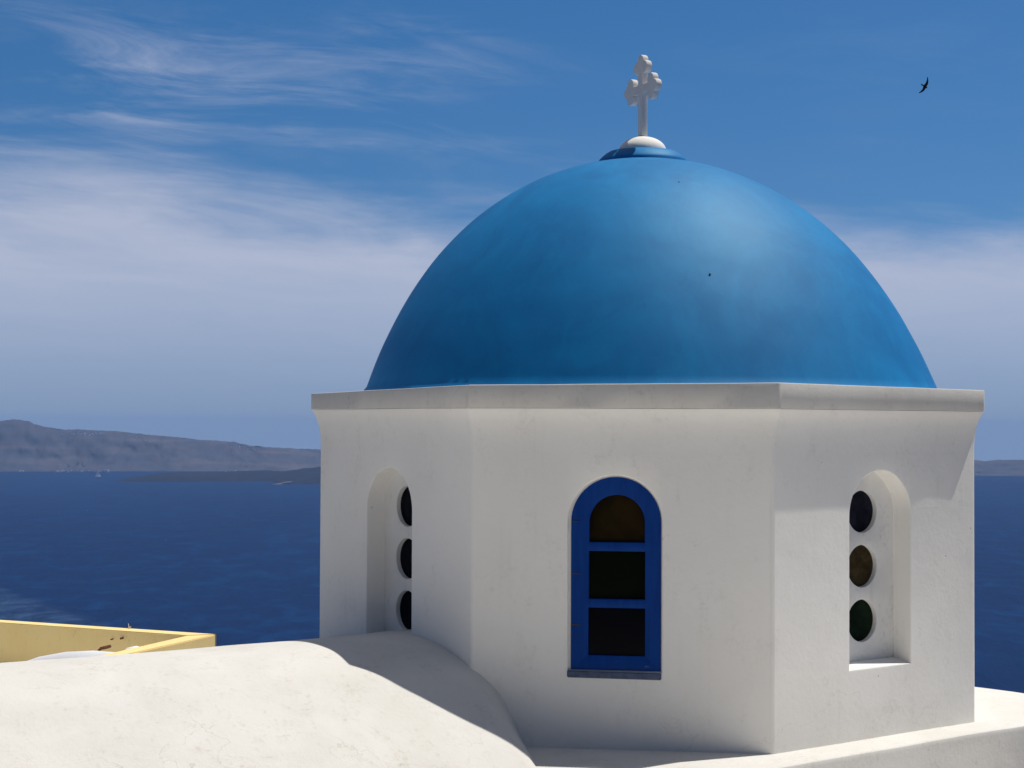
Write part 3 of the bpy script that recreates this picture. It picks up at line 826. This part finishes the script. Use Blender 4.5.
# rusty spout and wire
bm = bmesh.new(); tube(bm, [(0.045, 0.02, 0.012), (0.01, 0.0, 0.004), (-0.03, -0.02, -0.004), (-0.045, -0.03, -0.02)], [0.013, 0.015, 0.014, 0.012], 12)
ru = link('spout', bm, M_RUST); ru.location = (-3.443, 14.80, -1.905)
tag(ru, 'short rusty brown drain spout lying against the yellow parapet', 'pipe')
bm = bmesh.new(); tube(bm, [(0, 0, -0.01), (0.0, 0, 0.025), (-0.006, 0.01, 0.05)], [0.006, 0.004, 0.002], 6); tube(bm, [(0, 0, 0.012), (0.02, 0, 0.02)], 0.004, 6)
wi = link('wire', bm, M_WIRE); wi.location = (-3.44, 15.70, -1.852)
tag(wi, 'tiny bent pale wire stub on top of the yellow parapet', 'wire')
for (dx_, dz_, rr) in ((0.0, -1.915, 0.010), (-0.11, -1.93, 0.006)):
    bm = bmesh.new()
    base = ext(P_ic, fi, 0.33) + (fi - P_ic).normalized() * (-dx_)
    nrm = Vector(((fi - P_ic).y, -(fi - P_ic).x)).normalized()
    if nrm.y > 0: nrm = -nrm
    tube(bm, [Vector((base.x, base.y, dz_)) - o - Vector((nrm.x, nrm.y, 0)) * 0.03, Vector((base.x, base.y, dz_)) - o + Vector((nrm.x, nrm.y, 0)) * 0.03], rr, 8)
    link('rust_stain', bm, M_RUST, hx)  # short stub standing in for a rust stain on the wall

# ------------------------------------------------------------------ far things on the water and shore
def at_pix(x, y, depth=None, z=None):
    a, b_ = x - 512, y - 384
    u = a * cos(ROLL) + b_ * sin(ROLL); v = -a * sin(ROLL) + b_ * cos(ROLL)
    d = fwd + rt * (u / FPX) - upv * (v / FPX)
    return d * (depth / d.y) if depth else d * (z / d.z)
bp = at_pix(98, 477.0, z=SEA_Z)
boat = tag(empty('sailboat', bp, 0.5), 'tiny white sailboat on blue water below the far cliffs', 'sailboat')
bm = bmesh.new()
hull = []
for i in range(13):
    f = i / 12; x = -8 + 17 * f; wd = 2.3 * max(0.02, sin(pi * min(1, 0.25 + 0.75 * (1 - f))) ** 0.7) if f < 1 else 0.02
    hull.append([bm.verts.new((x, y, z)) for y, z in ((-wd, 1.7), (-wd * 0.8, 0.4), (0, -0.8), (wd * 0.8, 0.4), (wd, 1.7))])
for a, b in zip(hull, hull[1:]): ring_faces(bm, a, b)
bm.faces.new(hull[0]); bm.faces.new(hull[-1][::-1])
link('hull', bm, M_BWHITE, boat)
bm = bmesh.new(); tube(bm, [(0.5, 0, 1), (0.5, 0, 22)], [0.22, 0.14], 8); link('mast', bm, M_BWHITE, boat)
def sail(name, pts):
    bm = bmesh.new(); a, b, c_ = [Vector(p) for p in pts]; n = 8; rows = []
    for i in range(n + 1):
        f = i / n; row = []
        for j in range(5):
            g = j / 4; p = a.lerp(c_, f).lerp(b.lerp(c_, f), g); p.y += 0.8 * sin(pi * g) * (1 - f); row.append(bm.verts.new(p))
        rows.append(row)
    for p, q in zip(rows, rows[1:]): ring_faces(bm, p, q, closed=False)
    o_ = link(name, bm, M_BWHITE, boat); md = o_.modifiers.new('thick', 'SOLIDIFY'); md.thickness = 0.06
sail('mainsail', [(0.3, 0, 3), (-7, 0, 3.2), (0.45, 0, 21.5)]); sail('jib', [(8.3, 0, 2.2), (1.2, 0, 2.6), (0.7, 0, 19)])

# white houses along the rim and at the foot of the cliffs: specks nobody could count
def village(name, spots, label):
    bm = bmesh.new()
    for px_, y_, depth, n_, spread, sz in spots:
        for i in range(n_):
            q = px_ + random.gauss(0, spread)
            p = at_pix(q, y_ + random.uniform(-1.0, 1.0) * 0.8, depth=depth * random.uniform(0.998, 1.002) * cos(pix_az(q)))
            w_, d_, h_ = sz * random.uniform(0.6, 1.5), sz * random.uniform(0.7, 1.2), sz * random.uniform(0.5, 0.9)
            box(bm, p.x - w_ / 2, p.x + w_ / 2, p.y - d_ / 2, p.y + d_ / 2, p.z - h_ * 0.8, p.z + h_ * 0.4)
    return tag(link(name, bm, M_BWHITE, smooth=False), label, 'houses', kind='stuff')
village('houses', [(80, 434, 5590, 16, 9, 4), (98, 433, 5590, 7, 4, 4), (126, 437, 5590, 5, 5, 3.5), (152, 441, 5590, 7, 7, 3.5), (236, 447, 5590, 4, 3, 4), (250, 449, 5590, 4, 4, 3.5)],
        'scattered white houses along the top of the far cliffs')
village('shore_buildings', [(23, 470.8, 5480, 4, 3, 4), (65, 470.6, 5480, 9, 5, 4), (85, 470.7, 5480, 7, 7, 3.5), (107, 470.6, 5480, 5, 2, 5), (230, 471.2, 5480, 5, 6, 3.5)],
        'white harbour buildings at the foot of the far cliffs')

# ------------------------------------------------------------------ swift in flight
bp = at_pix(924.5, 86.3, depth=40)
bm = bmesh.new()
body_pts = [(-0.085, 0), (-0.06, 0.012), (-0.03, 0.022), (0.01, 0.028), (0.04, 0.022), (0.06, 0.017), (0.075, 0.009), (0.083, 0.002)]
tube(bm, [(x, 0, 0) for x, _ in body_pts], [max(r_, 0.003) for _, r_ in body_pts], 12)
# forked tail
for sgn in (-1, 1):
    tube(bm, [(-0.06, sgn * 0.004, 0), (-0.085, sgn * 0.010, 0), (-0.105, sgn * 0.018, 0)], [0.010, 0.008, 0.002], 6)
# sickle wings built as a curved tapering blade with thickness
for sgn in (-1, 1):
    secs = []
    for i in range(15):
        f = i / 14
        y = sgn * (0.012 + 0.205 * f); lead = 0.040 + 0.020 * sin(pi * f * 0.8) - 0.10 * f ** 1.7; chord = 0.068 * (1 - f) ** 0.5 + 0.006
        zz = 0.012 + 0.03 * f * (1 - 0.4 * f)
        secs.append([bm.verts.new((lead, y, zz)), bm.verts.new((lead - chord * 0.3, y, zz + 0.005 * (1 - f) + 0.001)), bm.verts.new((lead - chord, y, zz)), bm.verts.new((lead - chord * 0.3, y, zz - 0.004 * (1 - f) - 0.001))])
    for a, b in zip(secs, secs[1:]): ring_faces(bm, a, b)
    bm.faces.new(secs[0]); bm.faces.new(secs[-1][::-1])
bird = link('bird', bm, M_BIRD, angle=60)
bird.location = bp
# seen from below and behind: body heads down to the right, one wing up, the other down left
fx = Vector((0.86, 0.25, -0.48)).normalized(); wing = Vector((0.65, 0.1, 0.74)); wing = (wing - fx * wing.dot(fx)).normalized(); upb = fx.cross(wing)
bird.matrix_world = Matrix.Translation(bp) @ Matrix((fx, wing, upb)).transposed().to_4x4()
tag(bird, 'small dark swift with curved wings flying in the open sky', 'bird')

# ------------------------------------------------------------------ haze over the water
bm = bmesh.new(); box(bm, -7200, 7200, -7200, 7200, SEA_Z - 8, 22)
hz = link('haze', bm, M_DARK, smooth=False); tag(hz, kind='stuff')
hm = bpy.data.materials.new('haze'); hm.use_nodes = True; ht = hm.node_tree; ht.nodes.clear()
vol = ht.nodes.new('ShaderNodeVolumePrincipled'); vol.inputs['Color'].default_value = (0.325, 0.54, 0.95, 1); vol.inputs['Density'].default_value = 0.000080
vol.inputs['Anisotropy'].default_value = 0.0
ho = ht.nodes.new('ShaderNodeOutputMaterial'); ht.links.new(vol.outputs[0], ho.inputs['Volume'])
hz.data.materials.clear(); hz.data.materials.append(hm)
